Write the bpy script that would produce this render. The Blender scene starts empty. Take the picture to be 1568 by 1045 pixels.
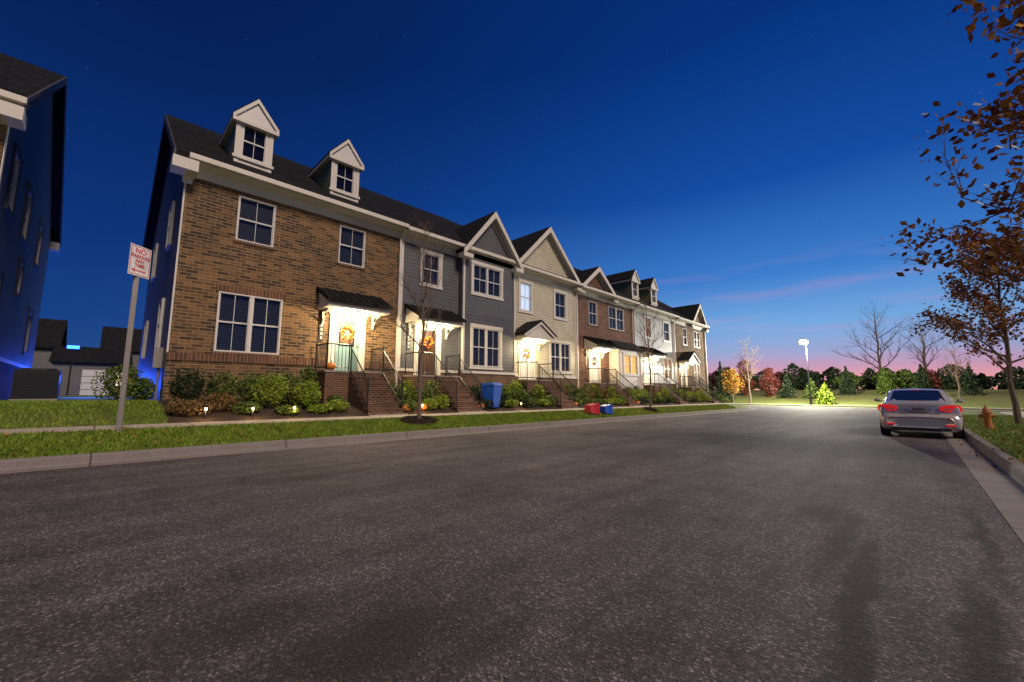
import bpy, math, random
from mathutils import Vector, Matrix
R=random.Random(7)
scene=bpy.context.scene
# ------------------------------------------------------------ materials
def nm(name):
    m=bpy.data.materials.new(name); m.use_nodes=True
    nt=m.node_tree; b=nt.nodes['Principled BSDF']
    return m,nt,b
def N(nt,t,**k):
    n=nt.nodes.new(t)
    for a,v in k.items(): setattr(n,a,v)
    return n
def mth(nt,op,a,b=None,c=None,clamp=False):
    n=nt.nodes.new('ShaderNodeMath'); n.operation=op; n.use_clamp=clamp
    for i,v in enumerate((a,b,c)):
        if v is None: continue
        if isinstance(v,(int,float)): n.inputs[i].default_value=v
        else: nt.links.new(v,n.inputs[i])
    return n.outputs[0]
def mixc(nt,f,a,b,mode='MIX'):
    n=nt.nodes.new('ShaderNodeMix'); n.data_type='RGBA'; n.blend_type=mode
    if isinstance(f,(int,float)): n.inputs[0].default_value=f
    else: nt.links.new(f,n.inputs[0])
    for i,v in ((6,a),(7,b)):
        if isinstance(v,(tuple,list)): n.inputs[i].default_value=(*v[:3],1)
        else: nt.links.new(v,n.inputs[i])
    return n.outputs[2]
def noise(nt,vec,scale,detail=4,rough=.6):
    n=nt.nodes.new('ShaderNodeTexNoise'); n.inputs['Scale'].default_value=scale
    n.inputs['Detail'].default_value=detail; n.inputs['Roughness'].default_value=rough
    if vec is not None: nt.links.new(vec,n.inputs['Vector'])
    return n.outputs['Fac']
def pos(nt): return nt.nodes.new('ShaderNodeNewGeometry').outputs['Position']
def ramp(nt,f,stops):
    n=nt.nodes.new('ShaderNodeValToRGB'); cr=n.color_ramp
    while len(cr.elements)<len(stops): cr.elements.new(.5)
    for e,(p,c) in zip(cr.elements,stops):
        e.position=p; e.color=(*c,1) if len(c)==3 else c
    nt.links.new(f,n.inputs[0]); return n.outputs[0]
def bump(nt,b,h,st=.3,dist=.02):
    n=nt.nodes.new('ShaderNodeBump'); n.inputs['Strength'].default_value=st; n.inputs['Distance'].default_value=dist
    nt.links.new(h,n.inputs['Height']); nt.links.new(n.outputs[0],b.inputs['Normal'])
def simple(name,c,rough=.6,var=.15,scale=3,metal=0,bst=.0,bsc=40,spec=.5):
    m,nt,b=nm(name); p=pos(nt)
    f=noise(nt,p,scale)
    col=mixc(nt,f,[x*(1-var*2) for x in c],[min(1,x*(1+var*2)) for x in c])
    nt.links.new(col,b.inputs['Base Color']); b.inputs['Roughness'].default_value=rough
    b.inputs['Metallic'].default_value=metal; b.inputs['Specular IOR Level'].default_value=spec
    if bst: bump(nt,b,noise(nt,p,bsc,3),bst,.02)
    return m
def emis(name,c,s):
    m,nt,b=nm(name); b.inputs['Emission Color'].default_value=(*c,1); b.inputs['Emission Strength'].default_value=s
    b.inputs['Base Color'].default_value=(*c,1); return m
def uv_wall(nt):
    p=pos(nt); s=N(nt,'ShaderNodeSeparateXYZ'); nt.links.new(p,s.inputs[0])
    u=mth(nt,'ADD',s.outputs[0],s.outputs[1]); return p,s,u
def brickmat(name,c1,c2,mo,vertical=False,w=.3,h=.1):
    m,nt,b=nm(name); p,s,u=uv_wall(nt)
    cb=N(nt,'ShaderNodeCombineXYZ')
    a,bb=(s.outputs[2],u) if vertical else (u,s.outputs[2])
    nt.links.new(a,cb.inputs[0]); nt.links.new(bb,cb.inputs[1])
    br=N(nt,'ShaderNodeTexBrick'); br.offset=.5 if not vertical else 0
    nt.links.new(cb.outputs[0],br.inputs['Vector'])
    br.inputs['Color1'].default_value=(*c1,1); br.inputs['Color2'].default_value=(*c2,1); br.inputs['Mortar'].default_value=(*mo,1)
    br.inputs['Scale'].default_value=1; br.inputs['Mortar Size'].default_value=.011; br.inputs['Mortar Smooth'].default_value=.2
    br.inputs['Brick Width'].default_value=w; br.inputs['Row Height'].default_value=h; br.inputs['Bias'].default_value=.1
    n1=noise(nt,p,1.1,3); n2=noise(nt,p,30,2)
    col=mixc(nt,.8,br.outputs['Color'],ramp(nt,n1,[(.3,(.65,.65,.65)),(.7,(1.3,1.25,1.2))]),'MULTIPLY')
    col=mixc(nt,.6,col,ramp(nt,n2,[(.3,(.6,.6,.6)),(.7,(1.35,1.35,1.35))]),'MULTIPLY')
    nt.links.new(col,b.inputs['Base Color']); b.inputs['Roughness'].default_value=.85
    hh=mth(nt,'ADD',mth(nt,'MULTIPLY',br.outputs['Fac'],-1.0),mth(nt,'MULTIPLY',n2,.5))
    bump(nt,b,hh,.9,.014); return m
def siding(name,c,per=.16):
    m,nt,b=nm(name); p,s,u=uv_wall(nt)
    fr=mth(nt,'FRACT',mth(nt,'DIVIDE',s.outputs[2],per))
    n1=noise(nt,p,2,3)
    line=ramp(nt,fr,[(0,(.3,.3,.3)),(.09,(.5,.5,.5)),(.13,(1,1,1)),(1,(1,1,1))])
    col=mixc(nt,.5,c,ramp(nt,n1,[(.3,(.75,.75,.75)),(.7,(1.2,1.2,1.2))]),'MULTIPLY')
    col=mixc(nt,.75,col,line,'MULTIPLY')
    nt.links.new(col,b.inputs['Base Color']); b.inputs['Roughness'].default_value=.5
    bump(nt,b,mth(nt,'SUBTRACT',1.0,fr),.9,.02); return m
M={}
M['brick1']=brickmat('brick_tan',(.26,.135,.05),(.052,.030,.016),(.29,.22,.12))
M['brick4']=brickmat('brick_red',(.19,.065,.035),(.08,.035,.022),(.26,.2,.15))
M['sold1']=brickmat('soldier_tan',(.17,.065,.035),(.08,.04,.022),(.24,.18,.11),True)
M['brickf']=brickmat('brick_steps',(.19,.075,.035),(.085,.038,.022),(.24,.19,.13),False,.2,.075)
M['sid_gray']=siding('siding_dark_gray',(.095,.10,.105))
M['sid_beige']=siding('siding_beige',(.48,.45,.32))
M['sid_light']=siding('siding_light_gray',(.36,.39,.40))
M['sid_blue']=siding('siding_slate',(.085,.085,.09),.2)
M['sid_green']=siding('siding_green',(.20,.24,.10))
M['white']=simple('trim_white',(.62,.59,.51),.5,.06)
M['frame']=simple('window_frame_white',(.60,.59,.56),.4,.04)
M['metal']=simple('rail_black',(.012,.012,.014),.4,.1)
M['slate']=simple('dark_panel',(.05,.05,.055))
M['dark']=simple('interior_dark',(.012,.012,.015),.9)
M['door_teal']=simple('door_teal',(.22,.36,.36),.4,.04)
M['door_dark']=simple('door_dark',(.05,.03,.02),.4,.1)
M['door_white']=simple('door_white',(.6,.62,.6),.4,.04)
M['concrete']=simple('concrete',(.30,.27,.23),.85,.15,6,0,.3,60)
M['mulch']=simple('mulch',(.05,.032,.02),.95,.35,14,0,1,50)
M['blue_plastic']=simple('plastic_blue',(.01,.09,.5),.4,.05)
M['red_plastic']=simple('plastic_red',(.5,.02,.03),.4,.05)
M['galv']=simple('galvanised',(.30,.28,.25),.5,.15,20,.4)
M['bark']=simple('bark',(.15,.11,.08),.9,.25,15,0,.5,50)
M['darkbark']=simple('bark_dark',(.05,.038,.03),.9,.25,15)
M['pumpkin']=simple('pumpkin_orange',(.65,.2,.02),.5,.1)
M['hyd']=simple('hydrant_orange',(.50,.19,.04),.45,.15,12)
M['bulb']=emis('bulb_warm',(1,.85,.6),90)
M['pathbulb']=emis('path_bulb',(1,.65,.25),18)
M['lamp_em']=emis('lamp_head_emit',(1,.97,.88),160)
M['blue_em']=emis('blue_led',(.02,.12,1),8)
M['lit_white']=emis('curtain_lit_white',(.75,.85,1),.75)
M['lit_yellow']=emis('curtain_lit_yellow',(1,.62,.18),1.0)
M['lit_dim']=emis('curtain_lit_dim',(1,.6,.3),.15)
M['lit_warm']=emis('window_lit_warm',(1,.8,.55),1.6)
def leafmat(name,c1,c2):
    m,nt,b=nm(name); p=pos(nt); o=noise(nt,p,2.5,3)
    w=N(nt,'ShaderNodeTexWhiteNoise'); 
    g=N(nt,'ShaderNodeNewGeometry'); w.noise_dimensions='1D'; nt.links.new(g.outputs['Random Per Island'],w.inputs['W'])
    f=mth(nt,'ADD',mth(nt,'MULTIPLY',o,.6),mth(nt,'MULTIPLY',w.outputs[0],.45))
    nt.links.new(ramp(nt,f,[(.25,c1),(.8,c2)]),b.inputs['Base Color']); b.inputs['Roughness'].default_value=.6
    b.inputs['Specular IOR Level'].default_value=.25
    return m
M['leaf']=leafmat('leaf_green',(.03,.06,.012),(.16,.23,.035))
M['leafl']=leafmat('leaf_lime',(.09,.15,.015),(.32,.42,.035))
M['leafd']=leafmat('leaf_dark',(.010,.022,.010),(.04,.065,.022))
M['leafo']=leafmat('leaf_autumn',(.18,.06,.015),(.50,.20,.035))
M['leafr']=leafmat('leaf_red',(.09,.02,.015),(.2,.05,.03))
M['leafb']=leafmat('leaf_brown',(.07,.045,.015),(.24,.15,.05))
M['leafy']=leafmat('leaf_yellow',(.25,.10,.01),(.5,.26,.03))
M['blade']=leafmat('grass_blade',(.07,.13,.012),(.27,.38,.035))
# grass ground
m,nt,b=nm('grass_ground'); p=pos(nt); s=N(nt,'ShaderNodeSeparateXYZ'); nt.links.new(p,s.inputs[0])
n1=noise(nt,p,.8,4);n2=noise(nt,p,22,5,.7)
c=mixc(nt,n2,(.05,.09,.012),(.20,.28,.03)); c=mixc(nt,ramp(nt,n1,[(.45,(0,0,0)),(.75,(.6,.6,.6))]),c,(.15,.13,.045))
far=mth(nt,'MULTIPLY',mth(nt,'SUBTRACT',s.outputs[0],57.0),.12,clamp=True)
c=mixc(nt,far,c,mixc(nt,noise(nt,p,.6,5),(.06,.08,.012),(.17,.16,.04)))
nt.links.new(c,b.inputs['Base Color']); b.inputs['Roughness'].default_value=.9; bump(nt,b,n2,1,.05); M['grass']=m
# roof shingles
m,nt,b=nm('roof_shingles'); p=pos(nt); s=N(nt,'ShaderNodeSeparateXYZ'); nt.links.new(p,s.inputs[0])
cb=N(nt,'ShaderNodeCombineXYZ'); nt.links.new(s.outputs[0],cb.inputs[0]); nt.links.new(s.outputs[1],cb.inputs[1])
br=N(nt,'ShaderNodeTexBrick'); nt.links.new(cb.outputs[0],br.inputs['Vector'])
br.inputs['Color1'].default_value=(.022,.022,.023,1);br.inputs['Color2'].default_value=(.01,.01,.011,1);br.inputs['Mortar'].default_value=(.004,.004,.004,1)
br.inputs['Scale'].default_value=1;br.inputs['Mortar Size'].default_value=.008;br.inputs['Brick Width'].default_value=.3;br.inputs['Row Height'].default_value=.13
c=mixc(nt,.7,br.outputs['Color'],ramp(nt,noise(nt,p,20),[(.3,(.6,.6,.6)),(.7,(1.4,1.4,1.4))]),'MULTIPLY')
nt.links.new(c,b.inputs['Base Color']); b.inputs['Roughness'].default_value=.95; b.inputs['Specular IOR Level'].default_value=.15; bump(nt,b,br.outputs['Fac'],.5,-.01); M['roof']=m
# asphalt
m,nt,b=nm('asphalt'); p=pos(nt); s=N(nt,'ShaderNodeSeparateXYZ'); nt.links.new(p,s.inputs[0])
wn=N(nt,'ShaderNodeTexNoise'); wn.inputs['Scale'].default_value=2.6; wn.inputs['Detail'].default_value=5; nt.links.new(p,wn.inputs['Vector'])
ws=N(nt,'ShaderNodeSeparateColor'); nt.links.new(wn.outputs['Color'],ws.inputs[0])
x=mth(nt,'ADD',s.outputs[0],mth(nt,'MULTIPLY',mth(nt,'SUBTRACT',ws.outputs[0],.5),.7))
y=mth(nt,'ADD',s.outputs[1],mth(nt,'MULTIPLY',mth(nt,'SUBTRACT',ws.outputs[1],.5),.30))
vo=N(nt,'ShaderNodeTexVoronoi'); vo.inputs['Scale'].default_value=85; nt.links.new(p,vo.inputs['Vector'])
n1=noise(nt,p,.35,4);n2=noise(nt,p,60,3,.8);n3=noise(nt,p,2.2,6,.75)
mpp=N(nt,'ShaderNodeMapping'); mpp.inputs['Scale'].default_value=(.12,1.1,1); nt.links.new(p,mpp.inputs[0]); n4=noise(nt,mpp.outputs[0],1.6,5,.65)
agg=ramp(nt,vo.outputs['Color'],[(.2,(.050,.045,.047)),(.72,(.112,.101,.101)),(.93,(.33,.30,.29))])
c=mixc(nt,.9,agg,ramp(nt,n1,[(.3,(.68,.68,.69)),(.7,(1.28,1.25,1.22))]),'MULTIPLY')
c=mixc(nt,.9,c,ramp(nt,n3,[(.3,(.68,.68,.68)),(.7,(1.28,1.28,1.28))]),'MULTIPLY')
c=mixc(nt,1,c,ramp(nt,n4,[(.35,(.68,.68,.68)),(.65,(1.22,1.22,1.22))]),'MULTIPLY')
c=mixc(nt,.5,c,ramp(nt,n2,[(.3,(.6,.6,.6)),(.7,(1.4,1.4,1.4))]),'MULTIPLY')
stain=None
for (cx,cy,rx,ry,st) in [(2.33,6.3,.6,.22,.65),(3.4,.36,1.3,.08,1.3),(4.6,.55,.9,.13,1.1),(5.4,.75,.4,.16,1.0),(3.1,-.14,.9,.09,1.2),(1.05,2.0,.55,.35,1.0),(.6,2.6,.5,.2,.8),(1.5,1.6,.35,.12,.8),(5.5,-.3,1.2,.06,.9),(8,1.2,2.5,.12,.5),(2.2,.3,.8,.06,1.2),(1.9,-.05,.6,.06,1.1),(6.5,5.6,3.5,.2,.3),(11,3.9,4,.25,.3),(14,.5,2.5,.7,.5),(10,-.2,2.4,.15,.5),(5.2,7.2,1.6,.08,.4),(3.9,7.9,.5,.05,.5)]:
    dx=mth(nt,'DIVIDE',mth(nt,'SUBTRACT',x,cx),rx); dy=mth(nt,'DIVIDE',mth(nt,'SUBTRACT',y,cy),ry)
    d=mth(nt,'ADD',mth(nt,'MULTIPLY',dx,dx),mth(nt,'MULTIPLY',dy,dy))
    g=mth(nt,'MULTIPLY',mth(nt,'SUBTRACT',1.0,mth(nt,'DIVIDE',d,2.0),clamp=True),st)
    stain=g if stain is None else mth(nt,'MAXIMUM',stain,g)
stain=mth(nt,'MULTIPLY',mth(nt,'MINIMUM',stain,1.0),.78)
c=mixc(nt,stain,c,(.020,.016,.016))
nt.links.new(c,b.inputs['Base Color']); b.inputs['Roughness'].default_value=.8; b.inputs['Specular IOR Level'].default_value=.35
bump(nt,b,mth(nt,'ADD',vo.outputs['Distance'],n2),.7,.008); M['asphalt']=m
def jointed(name,per,c1,c2):
    m,nt,b=nm(name); p=pos(nt); s=N(nt,'ShaderNodeSeparateXYZ'); nt.links.new(p,s.inputs[0])
    fr=mth(nt,'FRACT',mth(nt,'DIVIDE',s.outputs[0],per))
    ln=ramp(nt,fr,[(0,(.25,.25,.25)),(.018/per,(.25,.25,.25)),(.03/per,(1,1,1)),(1,(1,1,1))])
    c=mixc(nt,noise(nt,p,3,6,.7),c1,c2); c=mixc(nt,1,c,ln,'MULTIPLY')
    c=mixc(nt,.5,c,ramp(nt,noise(nt,p,40,3),[(.3,(.7,.7,.7)),(.7,(1.3,1.3,1.3))]),'MULTIPLY')
    nt.links.new(c,b.inputs['Base Color']); b.inputs['Roughness'].default_value=.85; return m
M['sidewalk']=jointed('sidewalk_concrete',1.5,(.30,.26,.21),(.5,.44,.36))
M['kerb']=jointed('kerb_concrete',3.0,(.13,.115,.105),(.28,.25,.22))
M['tactile']=simple('tactile_yellow',(.5,.36,.03),.7,.15,10)
# glass
m,nt,b=nm('window_glass')
out=[n for n in nt.nodes if n.bl_idname=='ShaderNodeOutputMaterial'][0]
tr=N(nt,'ShaderNodeBsdfTransparent'); gl=N(nt,'ShaderNodeBsdfGlossy'); gl.inputs['Roughness'].default_value=.03
fz=N(nt,'ShaderNodeFresnel'); fz.inputs[0].default_value=1.5; mx=N(nt,'ShaderNodeMixShader')
tr.inputs[0].default_value=(.8,.82,.84,1)
nt.links.new(mth(nt,'ADD',fz.outputs[0],.05),mx.inputs[0]); nt.links.new(tr.outputs[0],mx.inputs[1]); nt.links.new(gl.outputs[0],mx.inputs[2]); nt.links.new(mx.outputs[0],out.inputs[0]); M['glass']=m
# blinds
m,nt,b=nm('blinds'); p=pos(nt); s=N(nt,'ShaderNodeSeparateXYZ'); nt.links.new(p,s.inputs[0])
fr=mth(nt,'FRACT',mth(nt,'DIVIDE',s.outputs[2],.065))
c=ramp(nt,fr,[(0,(.012,.013,.015)),(.5,(.02,.022,.026)),(.62,(.17,.18,.20)),(1,(.09,.10,.11))])
nt.links.new(c,b.inputs['Base Color']); M['blinds']=m
# ------------------------------------------------------------ builder
class MB:
    def __init__(s): s.v=[];s.f=[];s.m=[];s.mats=[]
    def mi(s,k):
        if k not in s.mats: s.mats.append(k)
        return s.mats.index(k)
    def poly(s,pts,k):
        i=len(s.v); s.v+= [tuple(p) for p in pts]; s.f.append(tuple(range(i,i+len(pts)))); s.m.append(s.mi(k))
    def box(s,x0,x1,y0,y1,z0,z1,k,T=None):
        P=[(x0,y0,z0),(x1,y0,z0),(x1,y1,z0),(x0,y1,z0),(x0,y0,z1),(x1,y0,z1),(x1,y1,z1),(x0,y1,z1)]
        if T: P=[T(*p) for p in P]
        i=len(s.v); s.v+=P; q=s.mi(k)
        for f in [(0,3,2,1),(4,5,6,7),(0,1,5,4),(1,2,6,5),(2,3,7,6),(3,0,4,7)]:
            s.f.append(tuple(i+a for a in f)); s.m.append(q)
    def prism(s,prof,a,b,k,axis='x',caps=True):
        n=len(prof); f=(lambda t,p:(t,p[0],p[1])) if axis=='x' else (lambda t,p:(p[0],t,p[1]))
        i=len(s.v); s.v+=[f(a,p) for p in prof]+[f(b,p) for p in prof]; q=s.mi(k)
        for j in range(n):
            s.f.append((i+j,i+(j+1)%n,i+n+(j+1)%n,i+n+j)); s.m.append(q)
        if caps:
            s.f.append(tuple(range(i,i+n)));s.m.append(q);s.f.append(tuple(range(i+n,i+2*n)));s.m.append(q)
    def tube(s,p0,p1,r0,r1,k,n=6,cap=False):
        p0=Vector(p0);p1=Vector(p1);d=(p1-p0)
        if d.length<1e-6: return
        d.normalize(); u=d.cross(Vector((0,0,1)))
        if u.length<.01: u=Vector((1,0,0))
        u.normalize(); w=d.cross(u); i=len(s.v); q=s.mi(k)
        for p,r in ((p0,r0),(p1,r1)):
            for j in range(n):
                a=2*math.pi*j/n; s.v.append(tuple(p+u*math.cos(a)*r+w*math.sin(a)*r))
        for j in range(n):
            s.f.append((i+j,i+(j+1)%n,i+n+(j+1)%n,i+n+j)); s.m.append(q)
        if cap:
            s.f.append(tuple(i+j for j in range(n)));s.m.append(q);s.f.append(tuple(i+n+j for j in range(n)));s.m.append(q)
    def ball(s,c,r,k,sz=1,n=10,mm=6):
        i=len(s.v); q=s.mi(k)
        for a in range(mm+1):
            t=math.pi*a/mm
            for j in range(n):
                g=2*math.pi*j/n; s.v.append((c[0]+r*math.sin(t)*math.cos(g),c[1]+r*math.sin(t)*math.sin(g),c[2]+r*sz*math.cos(t)))
        for a in range(mm):
            for j in range(n):
                s.f.append((i+a*n+j,i+a*n+(j+1)%n,i+(a+1)*n+(j+1)%n,i+(a+1)*n+j)); s.m.append(q)
    def leaf(s,c,sz,k,rr=R):
        n=Vector((rr.gauss(0,1),rr.gauss(0,1),rr.gauss(0,1)+.3)).normalized()
        u=n.orthogonal().normalized(); a=rr.uniform(0,6.28); w=n.cross(u); u2=u*math.cos(a)+w*math.sin(a); w2=n.cross(u2)
        c=Vector(c); s.poly([c-u2*sz*.5,c+w2*sz*.32,c+u2*sz*.5,c-w2*sz*.32],k)
    def build(s,name,parent=None,smooth=False):
        me=bpy.data.meshes.new(name); me.from_pydata(s.v,[],s.f)
        for k in s.mats: me.materials.append(M[k])
        me.polygons.foreach_set('material_index',s.m)
        if smooth: me.polygons.foreach_set('use_smooth',[True]*len(s.f))
        me.update(); o=bpy.data.objects.new(name,me); scene.collection.objects.link(o)
        if parent: o.parent=parent
        return o
def empty(name):
    o=bpy.data.objects.new(name,None); scene.collection.objects.link(o); return o
# ------------------------------------------------------------ terrain
def S(x): return -.008*max(-40,min(60,x))
def ss(a,b,x):
    t=max(0,min(1,(x-a)/(b-a))); return t*t*(3-2*t)
def dl(x,y):
    if x<=38: return y-9.95
    if y>=18.45: return 46.5-x
    return 8.5-math.hypot(x-38,y-18.45)
def dr(x,y):
    if x<=38: return -.95-y
    if y<=-9.45: return 46.5-x
    return 8.5-math.hypot(x-38,y+9.45)
def prof(d):
    P=[(.1,-.05),(.15,.14),(1.1,.47),(2.3,.47),(3.4,.75),(4.9,.92)]
    if d<=P[0][0]: return -.05
    for (a,za),(b_,zb) in zip(P,P[1:]):
        if d<=b_: return za+(zb-za)*(d-a)/(b_-a)
    return .92
def H(x,y):
    z=-.05
    a=dl(x,y); b_=dr(x,y)
    if a>.1: z=prof(a)
    elif b_>.1: z=.14 if b_<.3 else .14+.1*min(1,(b_-.3)/3)
    elif x>55.1:
        z=.14+1.8*ss(59,76,x)
    return z+S(x)
def frange(a,b,st):
    o=[];x=a
    while x<b-1e-6: o.append(x); x+=st
    return o
xs=[-400,-200,-100,-60]+frange(-40,34,1.0)+frange(34,60,.4)+frange(60,84,2)+[84,100,140,250,500,900]
ys=[-600,-300,-120,-60,-40]+frange(-30,-1.3,.6)+[-1.3,-1.1,-1.05,-.9,0,4.5,9,9.9,10.05,10.1,10.4,10.7,11.05,11.6,12.25]+frange(12.6,19,.4)+frange(19,40,2)+[40,60,90,150,300,600,1200]
g=MB(); 
for x in xs:
    for y in ys: g.v.append((x,y,H(x,y)))
ny=len(ys); gi=g.mi('grass')
for i in range(len(xs)-1):
    for j in range(ny-1):
        g.f.append((i*ny+j,(i+1)*ny+j,(i+1)*ny+j+1,i*ny+j+1)); g.m.append(gi)
g.build('ground',None,True)
def sheet(name,x0,x1,y0,y1,st,hf,k,sy=None):
    a=MB(); X=frange(x0,x1,st)+[x1]; Y=frange(y0,y1,sy or st)+[y1]
    for x in X:
        for y in Y: a.v.append((x,y,hf(x,y)))
    n=len(Y); q=a.mi(k)
    for i in range(len(X)-1):
        for j in range(n-1):
            a.f.append((i*n+j,(i+1)*n+j,(i+1)*n+j+1,i*n+j+1)); a.m.append(q)
    return a.build(name)
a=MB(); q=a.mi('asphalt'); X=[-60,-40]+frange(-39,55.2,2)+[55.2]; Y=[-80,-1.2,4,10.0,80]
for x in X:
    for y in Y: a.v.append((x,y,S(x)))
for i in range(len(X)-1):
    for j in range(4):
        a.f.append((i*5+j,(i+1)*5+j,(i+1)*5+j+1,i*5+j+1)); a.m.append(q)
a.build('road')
def path(side):
    P=[]
    if side=='l':
        for x in frange(-40,38,1.0): P.append((x,9.95,0,1))
        for i in range(17):
            t=-math.pi/2+math.pi/2*i/16; P.append((38+8.5*math.cos(t),18.45+8.5*math.sin(t),-math.cos(t),-math.sin(t)))
        for y in frange(19,70,3): P.append((46.5,y,-1,0))
    else:
        for x in frange(-40,38,1.0): P.append((x,-.95,0,-1))
        for i in range(17):
            t=math.pi/2-math.pi/2*i/16; P.append((38+8.5*math.cos(t),-9.45+8.5*math.sin(t),-math.cos(t),-math.sin(t)))
        for y in frange(11,70,3): P.append((46.5,-y,-1,0))
    return P
def sweep(name,P,prf,k):
    a=MB(); n=len(prf); q=a.mi(k)
    for (x,y,nx,ny_) in P:
        for d,z in prf: a.v.append((x+nx*d,y+ny_*d,z+S(x)))
    for i in range(len(P)-1):
        for j in range(n-1):
            a.f.append((i*n+j,(i+1)*n+j,(i+1)*n+j+1,i*n+j+1)); a.m.append(q)
    return a.build(name)
kp=[(-.42,.006),(-.02,.004),(0,.03),(.02,.13),(.045,.155),(.17,.155),(.17,-.1)]
sweep('kerb',path('l'),kp,'kerb'); sweep('kerb',path('r'),kp,'kerb')
sweep('kerb',[(55,y,1,0) for y in frange(-70,70,4)],kp,'kerb')
sweep('sidewalk',path('l'),[(1.1,.44),(1.1,.49),(2.3,.49),(2.3,.44)],'sidewalk')
sweep('sidewalk',path('r'),[(2.6,.2),(2.6,.26),(3.9,.27),(3.9,.2)],'sidewalk')
sweep('sidewalk',[(56.3,y,1,0) for y in frange(-70,70,4)],[(0,.1),(0,.16),(1.4,.16),(1.4,.1)],'sidewalk')
a=MB(); a.box(55.2,56.25,6.2,7.8,S(55)+.1,S(55)+.175,'tactile'); a.build('tactile_paving')
sheet('garden_bed',1.2,43.6,12.27,15.1,.7,lambda x,y:H(x,y)+.012,'mulch',.4)
# ------------------------------------------------------------ houses
ZB=.3
def wall(mb,T,a0,a1,z0,z1,holes,k):
    A=sorted({a0,a1}|{v for h in holes for v in h[:2] if a0<v<a1}); Z=sorted({z0,z1}|{v for h in holes for v in h[2:4] if z0<v<z1})
    for i in range(len(A)-1):
        for j in range(len(Z)-1):
            ca=(A[i]+A[i+1])/2; cz=(Z[j]+Z[j+1])/2
            if any(h[0]<ca<h[1] and h[2]<cz<h[3] for h in holes): continue
            mb.poly([T(A[i],0,Z[j]),T(A[i+1],0,Z[j]),T(A[i+1],0,Z[j+1]),T(A[i],0,Z[j+1])],k)
def window(W,G,T,a0,a1,z0,z1,n=1,style='brick',back='blinds',cas='white'):
    fw=.045
    for (p,q_,r,s_) in [(a0,a0+fw,z0,z1),(a1-fw,a1,z0,z1),(a0+fw,a1-fw,z0,z0+fw),(a0+fw,a1-fw,z1-fw,z1)]:
        W.box(p,q_,-.012,.14,r,s_,'frame',T)
    ws=(a1-a0)/n
    for i in range(n):
        s0=a0+i*ws+(fw if i==0 else .05); s1=a0+(i+1)*ws-(fw if i==n-1 else .05)
        if i<n-1: W.box(s1,s1+.1,-.01,.13,z0+fw,z1-fw,'frame',T)
        zm=(z0+z1)/2
        W.box(s0,s1,.03,.10,zm-.025,zm+.025,'frame',T)
        mid=(s0+s1)/2
        for (q0,q1,dd) in [(z0+fw,zm-.025,.05),(zm+.025,z1-fw,.035)]:
            W.box(mid-.009,mid+.009,dd,dd+.03,q0,q1,'frame',T)
            W.box(s0,s0+.022,dd-.005,dd+.03,q0,q1,'frame',T); W.box(s1-.022,s1,dd-.005,dd+.03,q0,q1,'frame',T)
        G.poly([T(s0,.07,z0+fw),T(s1,.07,z0+fw),T(s1,.07,z1-fw),T(s0,.07,z1-fw)],'glass')
        G.poly([T(s0,.13,z0+fw),T(s1,.13,z0+fw),T(s1,.13,z1-fw),T(s0,.13,z1-fw)],back)
    if style=='brick':
        W.box(a0-.08,a1+.08,-.02,.01,z1+.003,z1+.24,'sold1',T)
        W.box(a0-.05,a1+.05,-.04,.01,z0-.09,z0-.003,'sold1',T)
    elif style=='case':
        c=.13
        W.box(a0-c,a0-.003,-.03,.01,z0-.02,z1,cas,T);W.box(a1+.003,a1+c,-.03,.01,z0-.02,z1,cas,T)
        W.box(a0-c-.03,a1+c+.03,-.045,.01,z1+.002,z1+.17,cas,T); W.box(a0-c-.03,a1+c+.03,-.05,.01,z0-.14,z0-.022,cas,T)
def rail(mb,p0,p1,h=.9,post=True):
    p0=Vector(p0);p1=Vector(p1);L=(p1-p0).length; n=max(2,int(L/.115))
    for zz,r in ((h,.026),(.1,.018)):
        mb.tube(p0+Vector((0,0,zz)),p1+Vector((0,0,zz)),r,r,'metal',4)
    for i in range(n+1):
        p=p0.lerp(p1,i/n); r=.026 if i in(0,n) and post else .0105
        mb.tube(p,p+Vector((0,0,h+(.07 if r>.02 else 0))),r,r,'metal',4)
LIGHTS=[]
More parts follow.
